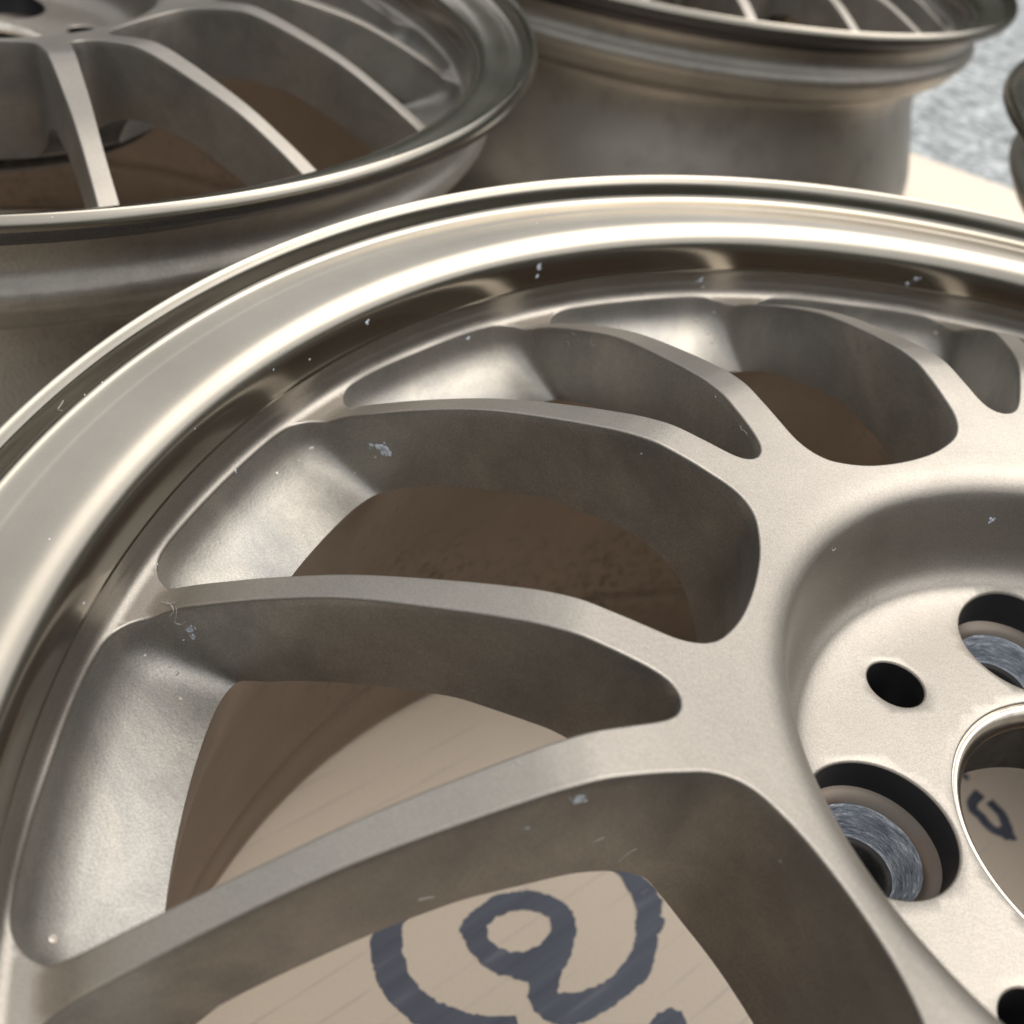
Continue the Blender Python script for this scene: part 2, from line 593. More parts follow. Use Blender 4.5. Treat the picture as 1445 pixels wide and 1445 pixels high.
    # weld only the face and wall skins together: the back edge stays crisp
    top_v = [v for v in bm.verts if v.link_faces]
    loose = [v for v in bm.verts if not v.link_faces]
    bmesh.ops.delete(bm, geom=loose, context='VERTS')
    bmesh.ops.remove_doubles(bm, verts=bm.verts[:], dist=4e-6)
    # split back edges so that the shading is sharp there
    se = []
    bm.normal_update()
    for e in bm.edges:
        if len(e.link_faces) == 2 and e.calc_face_angle(0) > radians(58):
            se.append(e)
    bmesh.ops.split_edges(bm, edges=se)
    return bm, layer


def finish(me, mats, smooth=True):
    for m in mats:
        me.materials.append(m)
    if smooth:
        me.polygons.foreach_set('use_smooth', [True] * len(me.polygons))
    me.update()


def surf_normal(x, y, f):
    r = hypot(x, y)
    d = (f(r + 2e-4) - f(r - 2e-4)) / 4e-4
    return tuple(Vector((-d * x / r, -d * y / r, 1)).normalized())


def split_disc():
    bm, layer = build_disc()
    bm.normal_update()
    bm.verts.index_update()
    groups = {}
    for f in bm.faces:
        groups.setdefault(f[layer], []).append(f)
    # spokes: the two half spokes k (even) and k (odd) that meet between windows belong to ONE spoke each
    out = {}
    for pid, fs in groups.items():
        idx, co, nr, faces, wm = {}, [], [], [], []
        for f in fs:
            fi = []
            for v in f.verts:
                if v.index not in idx:
                    idx[v.index] = len(co)
                    co.append(tuple(v.co))
                    r = hypot(v.co.x, v.co.y)
                    nn = tuple(v.normal)
                    if abs(v.co.z - z_top(r)) < 5e-6 and v.normal.z > -0.2:
                        nn = surf_normal(v.co.x, v.co.y, z_top)
                    nr.append(nn)
                fi.append(idx[v.index])
            faces.append(fi)
            wm.append(f[bm.faces.layers.int['wall']])
        me = bpy.data.meshes.new('disc')
        me.from_pydata(co, [], faces)
        finish(me, [M_face, M_wall, M_pad])
        me.polygons.foreach_set('material_index', wm)
        me.normals_split_custom_set_from_vertices(nr)
        out[pid] = me
    bm.free()
    return out


def lathe(name, prof, mats, seg=256, mat_of=None, a0=0.0, a1=2 * pi, closed=False, uv=False, c=(0, 0)):
    full = abs(a1 - a0 - 2 * pi) < 1e-6
    co, faces, mi, uvs = [], [], [], []
    n = len(prof)
    ns = seg if full else seg + 1
    for k in range(ns):
        a = a0 + (a1 - a0) * k / seg
        ca, sa = cos(a), sin(a)
        for r, z in prof:
            co.append((c[0] + r * ca, c[1] + r * sa, z))
    for k in range(seg):
        k2 = (k + 1) % ns
        for j in range(n - 1 + (1 if closed else 0)):
            j2 = (j + 1) % n
            faces.append((k * n + j, k * n + j2, k2 * n + j2, k2 * n + j))
            mi.append(mat_of(j) if mat_of else 0)
            uvs.append(((k / seg, j / n), (k / seg, (j + 1) / n), ((k + 1) / seg, (j + 1) / n), ((k + 1) / seg, j / n)))
    me = bpy.data.meshes.new(name)
    me.from_pydata(co, [], faces)
    for m in mats:
        me.materials.append(m)
    me.polygons.foreach_set('material_index', mi)
    me.polygons.foreach_set('use_smooth', [True] * len(faces))
    if uv:
        l = me.uv_layers.new(name='UVMap')
        i = 0
        for f in uvs:
            for t in f:
                l.data[i].uv = t
                i += 1
    me.update()
    return me


def fillet_profile(P, step=0.0012):
    return catmull(P, step)


def hub_floor_mesh():
    """floor of the bowl with four lug pockets and four small holes"""
    lug = [(0.0567, AX_BIG + A8 + k * pi / 2, 0.0163) for k in range(4)]
    sm = [(0.0566, AX_BIG - A8 + k * pi / 2, 0.0069) for k in range(4)]
    holes = [(r * cos(a), r * sin(a), h) for r, a, h in lug + sm]
    pts, edges, drop = [], [], []

    def ring(cx, cy, r, n, dz):
        ids = []
        for k in range(n):
            a = 2 * pi * k / n
            pts.append((cx + r * cos(a), cy + r * sin(a)))
            drop.append(dz)
            ids.append(len(pts) - 1)
        edges.extend((ids[i], ids[(i + 1) % n]) for i in range(n))
    R_IN, R_OUT = 0.0381, 0.0745
    for d, dz in ((0, 0.0006), (0.00015, 0.0002), (0.0005, 0.0)):
        ring(0, 0, R_IN + d, 144, dz)
    ring(0, 0, R_OUT, 180, 0)
    for r in (0.0741, 0.0735, 0.0727, 0.0719, 0.0710):
        for k in range(180):
            p = (r * cos(2 * pi * k / 180), r * sin(2 * pi * k / 180))
            if not any(hypot(p[0] - cx, p[1] - cy) < h + 0.0009 for cx, cy, h in holes):
                pts.append(p)
                drop.append(0)
    for cx, cy, h in holes:
        for d, dz in ((0, 0.0006), (0.00015, 0.00022), (0.0006, 0.0)):
            if h < 0.01 or True:
                ring(cx, cy, h + d, 72 if h > 0.01 else 40, dz)
    for i in range(-26, 27):
        for j in range(-26, 27):
            x, y = i * 0.0029 + (j % 2) * 0.00145, j * 0.0026
            r = hypot(x, y)
            if r < R_IN + 0.0015 or r > 0.0702:
                continue
            if any(hypot(x - cx, y - cy) < h + 0.0016 for cx, cy, h in holes):
                continue
            pts.append((x, y))
            drop.append(0)
    res = delaunay_2d_cdt([Vector(p) for p in pts], edges, [], 0, 1e-7)
    V, F, src = res[0], res[2], res[3]
    zf = lambda r: floor_z(r)
    co = [(v.x, v.y, zf(v.length) - (max((drop[q] for q in s)) if s else 0)) for v, s in zip(V, src)]
    faces = []
    for f in F:
        cx, cy = sum(V[i].x for i in f) / 3, sum(V[i].y for i in f) / 3
        r = hypot(cx, cy)
        if r < R_IN or any(hypot(cx - a, cy - b) < h * 0.9985 for a, b, h in holes):
            continue
        faces.append(tuple(f))
    me = bpy.data.meshes.new('hub_floor')
    me.from_pydata(co, [], faces)
    return me, holes


floor_z = pchip([(0.036, -0.0398), (0.060, -0.0396), (0.066, -0.0392), (0.070, -0.0385), (0.0735, -0.0371), (0.0745, -0.0362), (0.0771, -0.0335)])


def join(name, meshes):
    bm = bmesh.new()
    mats = []
    for me in meshes:
        off = len(bm.faces)
        bm.from_mesh(me)
        bm.faces.ensure_lookup_table()
        remap = []
        for m in me.materials:
            if m not in mats:
                mats.append(m)
            remap.append(mats.index(m))
        for f in bm.faces[off:]:
            f.material_index = remap[f.material_index] if remap else 0
            f.smooth = True
    out = bpy.data.meshes.new(name)
    bm.to_mesh(out)
    bm.free()
    for m in mats:
        out.materials.append(m)
    return out


# ------------------------------------------------------------------ the wheel and its parts
coll = S.collection


def part(name, me, parent, label=None):
    o = bpy.data.objects.new(name, me)
    coll.objects.link(o)
    o.parent = parent
    if label:
        o['label'] = label
    return o


def make_wheel():
    root = bpy.data.objects.new('alloy_wheel', None)
    coll.objects.link(root)
    disc = split_disc()
    # --- hub: centre of the casting, bowl wall, floor with pockets
    fl, holes = hub_floor_mesh()
    fl.materials.append(M_face)
    pieces = [fl]
    for cx, cy, h in holes:
        if h > 0.01:
            pr = [(h, -0.0400), (h - 0.0001, -0.0415), (h - 0.0002, -0.046), (h - 0.0004, -0.0478)]
            pieces.append(lathe('pocket', pr, [M_pocket], 72, c=(cx, cy)))
            for v in pieces[-1].vertices:          # the pocket mouth follows the dished floor
                if v.co.z > -0.0401:
                    v.co.z = floor_z(hypot(v.co.x, v.co.y)) - 0.0006
        else:
            pr = [(h, -0.0402), (h, -0.042), (h, -0.050), (h, -0.058), (0.0001, -0.0585)]
            pieces.append(lathe('blind_hole', pr, [M_pocket], 40, c=(cx, cy)))
    part('hub', disc[0], root)
    part('lug_face', join('lug_face', pieces), root)
    # --- rear mounting pad, dark and dirty
    part('mounting_pad', lathe('mounting_pad', [(0.0740, -0.0519), (0.0855, -0.0519), (0.0860, -0.0526), (0.0855, -0.0600), (0.0820, -0.0630), (0.0780, -0.0645), (0.0765, -0.0660), (0.060, -0.0660), (0.0385, -0.0655), (0.0368, -0.0640)], [M_pad], 160), root)
    # --- bright ring round the centre bore and the bore wall
    part('bore_ring', lathe('bore_ring', [(0.0381, -0.0404), (0.0380, -0.0409), (0.0377, -0.0410), (0.0374, -0.0406), (0.0366, -0.0410), (0.0358, -0.0419), (0.0350, -0.0432), (0.0347, -0.0440), (0.0347, -0.0452)], [M_ring], 160), root)
    part('bore_wall', lathe('bore_wall', [(0.0347, -0.0452), (0.0350, -0.0458), (0.0362, -0.0464), (0.0368, -0.048), (0.0368, -0.062), (0.0368, -0.0642)], [M_pad], 144), root)
    # --- scuffed conical lug seats
    for cx, cy, h in holes:
        if h > 0.01:
            pr = [(h - 0.0004, -0.0478), (0.0150, -0.0484), (0.0140, -0.0488), (0.0131, -0.0497), (0.0128, -0.0500), (0.0110, -0.0528), (0.0093, -0.0556), (0.0087, -0.0564), (0.0080, -0.0567), (0.0074, -0.0573), (0.0072, -0.066)]
            me = lathe('lug_seat', pr, [M_rust, M_seat, M_pad], 72, mat_of=lambda j: 0 if j < 4 else (1 if j < 7 else 2), uv=True, c=(cx, cy))
            part('lug_seat', me, root)
    # --- sixteen spokes: pair up the half spokes on either side of a seam
    for k in range(16):
        part('spoke', disc[2 + k], root)
    # --- lip, barrel
    part('window_ring', disc[1], root)
    lip = [(0.2222, -0.0290), (0.22235, -0.0274), (0.2222, -0.0258), (0.2219, -0.0252)]
    lip2 = [(0.2219, -0.0249), (0.2221, -0.0246), (0.2221, -0.0235), (0.2222, -0.0205), (0.2224, -0.0180), (0.2228, -0.0160), (0.2236, -0.0142), (0.2249, -0.0126), (0.2268, -0.0112), (0.2290, -0.0103), (0.2320, -0.0098), (0.2355, -0.0096), (0.2388, -0.0094)]
    lip3 = [(0.2388, -0.0094), (0.2391, -0.0093), (0.2412, -0.0090), (0.2430, -0.0087), (0.2440, -0.0083), (0.2446, -0.0075), (0.24505, -0.0062), (0.2455, -0.0047), (0.2460, -0.0034)]
    lip4 = [(0.2460, -0.0034), (0.2466, -0.0027), (0.2473, -0.0019), (0.2481, -0.0015), (0.2488, -0.0022), (0.2495, -0.0032), (0.2500, -0.0044), (0.2502, -0.0057)]
    n_low = len(fillet_profile(lip, 0.0006))
    pr = fillet_profile(lip, 0.0006) + fillet_profile(lip2, 0.0008) + fillet_profile(lip3, 0.0006)[1:] + fillet_profile(lip4, 0.0004)[1:]
    part('lip', lathe('lip', pr, [M_lip, M_face], 400, mat_of=lambda j: 1 if j < n_low else 0), root)
    fl = [(0.2502, -0.0057), (0.2500, -0.0071), (0.2489, -0.0090), (0.2463, -0.0106), (0.2430, -0.0115), (0.2385, -0.0121), (0.2348, -0.0134), (0.2322, -0.0158), (0.2310, -0.0190)]
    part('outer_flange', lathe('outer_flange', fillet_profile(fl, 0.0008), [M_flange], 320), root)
    outer = [(0.2310, -0.0190), (0.2296, -0.0225), (0.2291, -0.0262), (0.2302, -0.0300), (0.2326, -0.0332), (0.2337, -0.0354), (0.2333, -0.0382), (0.2312, -0.0416), (0.2286, -0.0450), (0.2262, -0.0485), (0.2220, -0.0515), (0.2150, -0.0536),
             (0.2092, -0.0562), (0.2064, -0.0610), (0.2058, -0.0680), (0.2062, -0.0740), (0.2095, -0.0880), (0.2150, -0.1040), (0.2205, -0.1200), (0.2245, -0.1330), (0.2265, -0.1480), (0.2268, -0.1850),
             (0.2290, -0.1930), (0.2276, -0.2000), (0.2290, -0.2060), (0.2350, -0.2095), (0.2420, -0.2130), (0.2452, -0.2180), (0.2450, -0.2240), (0.2420, -0.2275), (0.2360, -0.2280)]
    part('barrel', lathe('barrel', fillet_profile(outer, 0.0025), [M_barrel], 256), root)
    inner = [(0.1979, -0.0512), (0.1988, -0.0535), (0.1992, -0.0580), (0.1996, -0.0660), (0.2020, -0.0780), (0.2070, -0.0950), (0.2128, -0.1120), (0.2172, -0.1280), (0.2192, -0.1450), (0.2198, -0.1780),
             (0.2203, -0.1825), (0.2222, -0.1838), (0.2228, -0.1850), (0.2218, -0.1868), (0.2212, -0.1900), (0.2225, -0.1990), (0.2245, -0.2100), (0.2258, -0.2190), (0.2280, -0.2250), (0.2360, -0.2280)]
    part('inner_barrel', lathe('inner_barrel', fillet_profile(inner, 0.0022), [M_inner], 256), root)
    return root


M_rust = metal('rusty_ring', (0.12, 0.10, 0.083), 0.6, 0.34, stain=(0.12, 0.08, 0.06), stain_amt=0.6)

proto = make_wheel()


def copy_wheel(src):
    r = src.copy()
    coll.objects.link(r)
    for ch in list(src.children):
        c = ch.copy()
        coll.objects.link(c)
        c.parent = r
    return r


spots = [((0, 0), 0.0, 'nearest bronze alloy wheel, lying face up with its hub at the right edge'),
         ((-0.5180, -0.0690), radians(-2.4), 'bronze alloy wheel at the upper left, its spokes and green-tinted lip seen side on'),
         ((-0.5848, 0.4357), radians(-2.0), 'bronze alloy wheel behind the front one at top centre, showing its tall outer barrel'),
         ((-0.0525, 0.5000), 0.4, 'dark edge of the wheel just peeking in at the right margin beside the grey aggregate')]
wheels = [proto]
for i in range(1, 4):
    wheels.append(copy_wheel(proto))
for o, ((x, y), rz, lab) in zip(wheels, spots):
    o.location = (x, y, H + 0.0002)
    if o in wheels[2:]:                      # the two far wheels are slightly narrower
        o.scale = (1, 1, 0.985)
        o.location.z = H * 0.985 + 0.0002
    o.rotation_euler = (0, 0, rz)
    o['label'] = lab
    o['category'] = 'wheel'
    o['group'] = 'bronze alloy wheels laid out on cardboard'

# ------------------------------------------------------------------ ground and cardboard
def sheet(name, corners, z0, z1, m, div=1):
    bm = bmesh.new()
    lo = [bm.verts.new((x, y, z0)) for x, y in corners]
    hi = [bm.verts.new((x, y, z1)) for x, y in corners]
    bm.faces.new(hi)
    bm.faces.new(lo[::-1])
    n = len(corners)
    for i in range(n):
        bm.faces.new((lo[i], lo[(i + 1) % n], hi[(i + 1) % n], hi[i]))
    me = bpy.data.meshes.new(name)
    bm.to_mesh(me)
    bm.free()
    me.materials.append(m)
    o = bpy.data.objects.new(name, me)
    coll.objects.link(o)
    return o


g = bpy.data.meshes.new('ground')
g.from_pydata([(-40, -40, -0.0045), (40, -40, -0.0045), (40, 40, -0.0045), (-40, 40, -0.0045)], [], [(0, 1, 2, 3)])
g.materials.append(M_gravel)
go = bpy.data.objects.new('ground', g)
coll.objects.link(go)
go['kind'] = 'structure'

e0, e1 = Vector((-0.565, 0.884)), Vector((-0.452, 0.916))
dv = (e1 - e0).normalized()
nv = Vector((-dv.y, dv.x))
c0 = e0 - dv * 0.55
far_l, far_r = c0, e0 + dv * 1.15
near_l, near_r = far_l - nv * 1.75, far_r - nv * 1.75
card = sheet('cardboard_sheet', [tuple(near_l), tuple(near_r), tuple(far_r), tuple(far_l)], -0.004, 0.0, M_card)
card['label'] = 'flat brown corrugated cardboard sheet with marker drawings, laid under all the wheels'
card['category'] = 'cardboard'


def flat_mesh(name, outer, holes, z, m, parent, jitter=0.0004, res=0.0012):
    o2 = []
    P = [Vector(q) for q in outer]
    loops = []
    for L in [outer] + holes:
        q = []
        for i in range(len(L)):
            a, b = Vector(L[i]), Vector(L[(i + 1) % len(L)])
            k = max(1, int((b - a).length / res))
            for j in range(k):
                p = a.lerp(b, j / k)
                q.append((p.x + random.uniform(-jitter, jitter), p.y + random.uniform(-jitter, jitter)))
        loops.append(q)
    pts, edges = [], []
    for L in loops:
        s = len(pts)
        pts += L
        edges += [(s + i, s + (i + 1) % len(L)) for i in range(len(L))]
    r = delaunay_2d_cdt([Vector(p) for p in pts], edges, [], 0, 1e-6)
    V, F = r[0], r[2]
    fs = []
    for f in F:
        c = (sum(V[i].x for i in f) / 3, sum(V[i].y for i in f) / 3)
        if inside(c, loops[0]) and not any(inside(c, h) for h in loops[1:]):
            fs.append(tuple(f))
    me = bpy.data.meshes.new(name)
    me.from_pydata([(v.x, v.y, z) for v in V], [], fs)
    me.materials.append(m)
    o = bpy.data.objects.new(name, me)
    coll.objects.link(o)
    o.parent = parent
    return o


RING = [(-0.1472, -0.0811), (-0.1419, -0.0839), (-0.1359, -0.0864), (-0.1291, -0.0874), (-0.1237, -0.0868), (-0.1164, -0.0851), (-0.1122, -0.0832), (-0.1062, -0.0789), (-0.1004, -0.0732), (-0.0956, -0.0668), (-0.0917, -0.0585), (-0.0943, -0.0557), (-0.0972, -0.0538), (-0.0996, -0.0585), (-0.1039, -0.0642), (-0.1085, -0.0684), (-0.111, -0.0697), (-0.1156, -0.0733), (-0.1225, -0.076), (-0.1291, -0.0764), (-0.1376, -0.0737), (-0.1454, -0.069), (-0.1514, -0.0597), (-0.1537, -0.0458), (-0.1527, -0.0283), (-0.1478, -0.0114), (-0.1387, 0.0026), (-0.1274, 0.0115), (-0.1156, 0.0143), (-0.1111, 0.0132), (-0.1066, 0.0121), (-0.1013, 0.0091), (-0.0929, 0.0005), (-0.0895, -0.0066), (-0.0879, -0.0141), (-0.0884, -0.0225), (-0.0906, -0.0305), (-0.0946, -0.0369), (-0.0974, -0.0338), (-0.0993, -0.0308), (-0.103, -0.0225), (-0.1088, -0.0149), (-0.1152, -0.0118), (-0.1214, -0.0124), (-0.1253, -0.015), (-0.1291, -0.0178), (-0.1332, -0.0232), (-0.1358, -0.0298), (-0.1368, -0.0334), (-0.1367, -0.0419), (-0.1354, -0.0483), (-0.1335, -0.0517), (-0.1287, -0.0526), (-0.1244, -0.0532), (-0.1222, -0.0529), (-0.1186, -0.053), (-0.1174, -0.0526), (-0.1143, -0.0509), (-0.1118, -0.0502), (-0.1092, -0.0469), (-0.106, -0.0454), (-0.104, -0.0426), (-0.0997, -0.0464), (-0.0945, -0.048), (-0.0898, -0.0465), (-0.0854, -0.0435), (-0.0833, -0.0398), (-0.0808, -0.0336), (-0.0798, -0.0231), (-0.0794, -0.0132), (-0.0802, -0.0049), (-0.0829, 0.0011), (-0.0847, 0.0023), (-0.0871, 0.0069), (-0.0898, 0.0092), (-0.0907, 0.0142), (-0.093, 0.016), (-0.0947, 0.0157), (-0.0988, 0.0215), (-0.1019, 0.0213), (-0.1038, 0.0229), (-0.1099, 0.0218), (-0.12, 0.0241), (-0.1339, 0.0223), (-0.1485, 0.011), (-0.1596, -0.0049), (-0.1656, -0.0243), (-0.1673, -0.0459), (-0.1627, -0.0639), (-0.1556, -0.0744)]
HOLE = [(-0.1287, -0.0424), (-0.1296, -0.0376), (-0.1282, -0.0302), (-0.1251, -0.0255), (-0.1217, -0.0225), (-0.1181, -0.0204), (-0.1142, -0.023), (-0.1124, -0.0274), (-0.1121, -0.032), (-0.1136, -0.0378), (-0.1158, -0.0415), (-0.121, -0.0443), (-0.1248, -0.0448)]
PIECE = [(-0.0661, -0.0247), (-0.0679, -0.0171), (-0.0688, -0.0117), (-0.0675, -0.0062), (-0.0642, -0.0042), (-0.06, -0.0058), (-0.0572, -0.0084), (-0.0581, -0.015), (-0.0616, -0.0218)]
k = flat_mesh('marker_stroke', RING, [HOLE], 0.0002, M_ink, card)
k['label'] = 'large blue-black marker sign like an @'
flat_mesh('marker_stroke', PIECE, [], 0.0002, M_ink, card)


def stroke(P, wd):
    C = catmull(P, 0.002)
    L, R = [], []
    for i in range(len(C)):
        a, b = C[max(0, i - 1)], C[min(len(C) - 1, i + 1)]
        t = (b[0] - a[0], b[1] - a[1])
        l = hypot(*t)
        L.append((C[i][0] - t[1] / l * wd, C[i][1] + t[0] / l * wd))
        R.append((C[i][0] + t[1] / l * wd, C[i][1] - t[0] / l * wd))
    return L + R[::-1]


for P, wd, z in (([(-0.0541, 0.1821), (-0.0536, 0.1748), (-0.0512, 0.171), (-0.0473, 0.1711), (-0.0438, 0.1697), (-0.0398, 0.1697), (-0.0352, 0.1728)], 0.0024, 0.0002),
                 ([(-0.0493, 0.1816), (-0.0454, 0.181), (-0.0418, 0.1803), (-0.0387, 0.1777), (-0.0356, 0.1751)], 0.0024, 0.00035),
                 ([(-0.0649, 0.1838), (-0.0617, 0.1843)], 0.0017, 0.0002),
                 ([(-0.0332, 0.1758), (-0.0368, 0.1708)], 0.0033, 0.0005)):
    flat_mesh('marker_stroke', stroke(P, wd), [], z, M_ink, card, jitter=0.0002)

# ------------------------------------------------------------------ leafy hedge round the yard, the dark green mirrored in the lips
def hedge():
    rnd = random.Random(3)
    co, fa = [], []
    for i in range(26000):
        a = rnd.uniform(0, 2 * pi)
        top = 1.95 + 0.25 * sin(3 * a + 1) + 0.18 * sin(11 * a) + 0.1 * sin(29 * a)
        z = rnd.random() ** 0.9 * top
        r = 4.6 + 0.5 * sin(2 * a) + rnd.uniform(-0.22, 0.22) - 0.12 * sin(7 * a + z * 3)
        c = Vector((r * cos(a) - 0.3, r * sin(a) + 0.3, z))
        u = Vector((rnd.gauss(0, 1), rnd.gauss(0, 1), rnd.gauss(0, 1))).normalized()
        v = u.orthogonal().normalized()
        sz = rnd.uniform(0.05, 0.11)
        b = len(co)
        co += [tuple(c + u * sz), tuple(c + v * sz * 0.55), tuple(c - u * sz), tuple(c - v * sz * 0.55)]
        fa.append((b, b + 1, b + 2, b + 3))
    n = 120
    b = len(co)
    for k in range(n):
        a = 2 * pi * k / n
        top = 1.55 + 0.25 * sin(3 * a + 1) + 0.18 * sin(11 * a)
        r = 4.75 + 0.5 * sin(2 * a)
        co += [(r * cos(a) - 0.3, r * sin(a) + 0.3, 0), (r * cos(a) - 0.3, r * sin(a) + 0.3, top)]
    for k in range(n):
        k2 = (k + 1) % n
        fa.append((b + 2 * k, b + 2 * k2, b + 2 * k2 + 1, b + 2 * k + 1))
    me = bpy.data.meshes.new('hedge')
    me.from_pydata(co, [], fa)
    m, nn, bs = mat('hedge_leaves')
    tc = node(nn, 'ShaderNodeTexCoord')
    nz = node(nn, 'ShaderNodeTexNoise', Scale=5.0, Detail=5.0)
    nn.links.new(tc.outputs['Object'], nz.inputs['Vector'])
    nn.links.new(ramp(nn, nz.outputs[0], [(0.35, (0.030, 0.048, 0.022)), (0.65, (0.075, 0.105, 0.048))]), bs.inputs['Base Color'])
    bs.inputs['Roughness'].default_value = 0.6
    me.materials.append(m)
    o = bpy.data.objects.new('hedge', me)
    coll.objects.link(o)
    o['kind'] = 'stuff'
    o['label'] = 'dark green leafy hedge around the yard, seen only as a reflection in the lips'
    o['category'] = 'hedge'


hedge()


# === WEAR: chips, blisters and lint on the front wheel (positions on its surfaces)
CHIPS = [
   ((-0.18258, -0.06913, 0.19253), (0.468, -0.883, 0.034), 2.1),
   ((-0.18491, -0.07031, 0.19255), (0.450, -0.892, 0.034), 1.3),
   ((-0.18681, -0.07130, 0.19231), (0.457, -0.889, 0.017), 0.8),
   ((-0.18528, -0.07066, 0.18907), (0.463, -0.885, 0.054), 0.5),
   ((-0.14938, -0.14124, 0.19235), (0.626, -0.780, -0.019), 1.1),
   ((-0.14898, -0.14087, 0.19032), (0.622, -0.783, -0.022), 1.0),
   ((-0.15063, -0.14224, 0.18865), (0.666, -0.746, -0.008), 0.4),
   ((-0.05910, -0.11705, 0.22280), (0.943, -0.331, 0.000), 1.4),
   ((-0.06177, -0.12449, 0.21734), (0.940, -0.340, 0.000), 0.5),
   ((-0.21536, -0.05572, 0.21060), (0.956, 0.254, 0.147), 0.8),
   ((-0.20300, -0.09184, 0.21223), (0.856, 0.395, 0.334), 0.4),
   ((-0.20603, -0.08837, 0.21482), (0.714, 0.302, 0.631), 0.3),
   ((-0.18781, -0.12054, 0.21317), (0.769, 0.497, 0.402), 0.3),
   ((-0.22208, 0.01353, 0.21082), (0.988, -0.054, 0.147), 1.3),
   ((-0.22180, 0.01314, 0.20752), (0.997, -0.055, 0.050), 0.8),
   ((-0.20765, 0.07915, 0.19944), (0.927, -0.358, 0.114), 1.0),
   ((-0.20672, 0.08059, 0.19710), (0.897, -0.345, 0.277), 0.5),
   ((-0.16572, 0.14799, 0.20734), (0.744, -0.666, 0.049), 1.0),
   ((-0.16716, 0.14624, 0.20495), (0.755, -0.655, 0.020), 0.8),
   ((-0.21953, -0.01395, 0.19268), (0.975, 0.062, 0.215), 0.7),
   ((-0.20802, -0.07830, 0.20883), (0.936, 0.345, 0.063), 0.4),
   ((-0.19132, -0.10874, 0.19410), (0.736, 0.426, 0.526), 0.5),
   ((-0.06996, 0.04170, 0.20810), (0.831, -0.512, 0.218), 0.9),
   ((-0.15316, -0.16093, 0.20708), (0.689, 0.723, 0.049), 0.4),
   ((-0.18608, -0.08062, 0.17870), (0.304, 0.040, 0.952), 0.3),
   ((-0.17072, -0.14677, 0.21581), (0.497, 0.431, 0.753), 0.2),
   ((-0.12953, -0.00796, 0.22464), (-0.199, -0.980, -0.000), 0.4),
   ((-0.12308, -0.04026, 0.22229), (0.434, -0.901, 0.000), 0.3),
]
SCABS = [
   ((-0.19930, -0.08188, 0.18628), (0.917, -0.152, 0.368), 1.0),
   ((-0.19598, -0.08086, 0.18333), (0.644, -0.108, 0.758), 0.6),
   ((-0.19498, -0.09487, 0.18549), (0.524, 0.258, 0.812), 0.7),
   ((-0.19770, -0.08671, 0.18496), (0.561, 0.168, 0.811), 0.4),
   ((-0.18961, -0.07411, 0.18165), (0.531, -0.689, 0.493), 0.5),
   ((-0.20298, 0.07763, 0.18602), (0.820, -0.381, 0.428), 1.2),
   ((-0.19824, 0.07894, 0.18336), (0.485, -0.342, 0.805), 1.2),
   ((-0.19460, 0.07875, 0.18164), (0.295, -0.297, 0.908), 1.3),
   ((-0.20083, 0.08306, 0.18939), (0.566, -0.802, 0.191), 0.8),
   ((-0.19263, 0.08254, 0.18297), (0.198, -0.754, 0.626), 0.9),
   ((-0.21182, 0.04832, 0.18591), (0.880, -0.203, 0.429), 0.8),
   ((-0.15281, 0.15494, 0.18992), (0.299, -0.933, 0.202), 1.2),
   ((-0.14872, -0.14493, 0.18136), (0.495, 0.039, 0.868), 0.7),
   ((-0.15042, -0.14569, 0.18243), (0.573, -0.061, 0.817), 0.6),
   ((-0.14362, -0.14665, 0.17939), (0.236, 0.183, 0.955), 0.6),
   ((-0.10335, -0.18857, 0.18420), (0.260, 0.523, 0.812), 1.2),
   ((-0.15336, -0.14975, 0.18534), (0.687, 0.070, 0.724), 0.5),
]
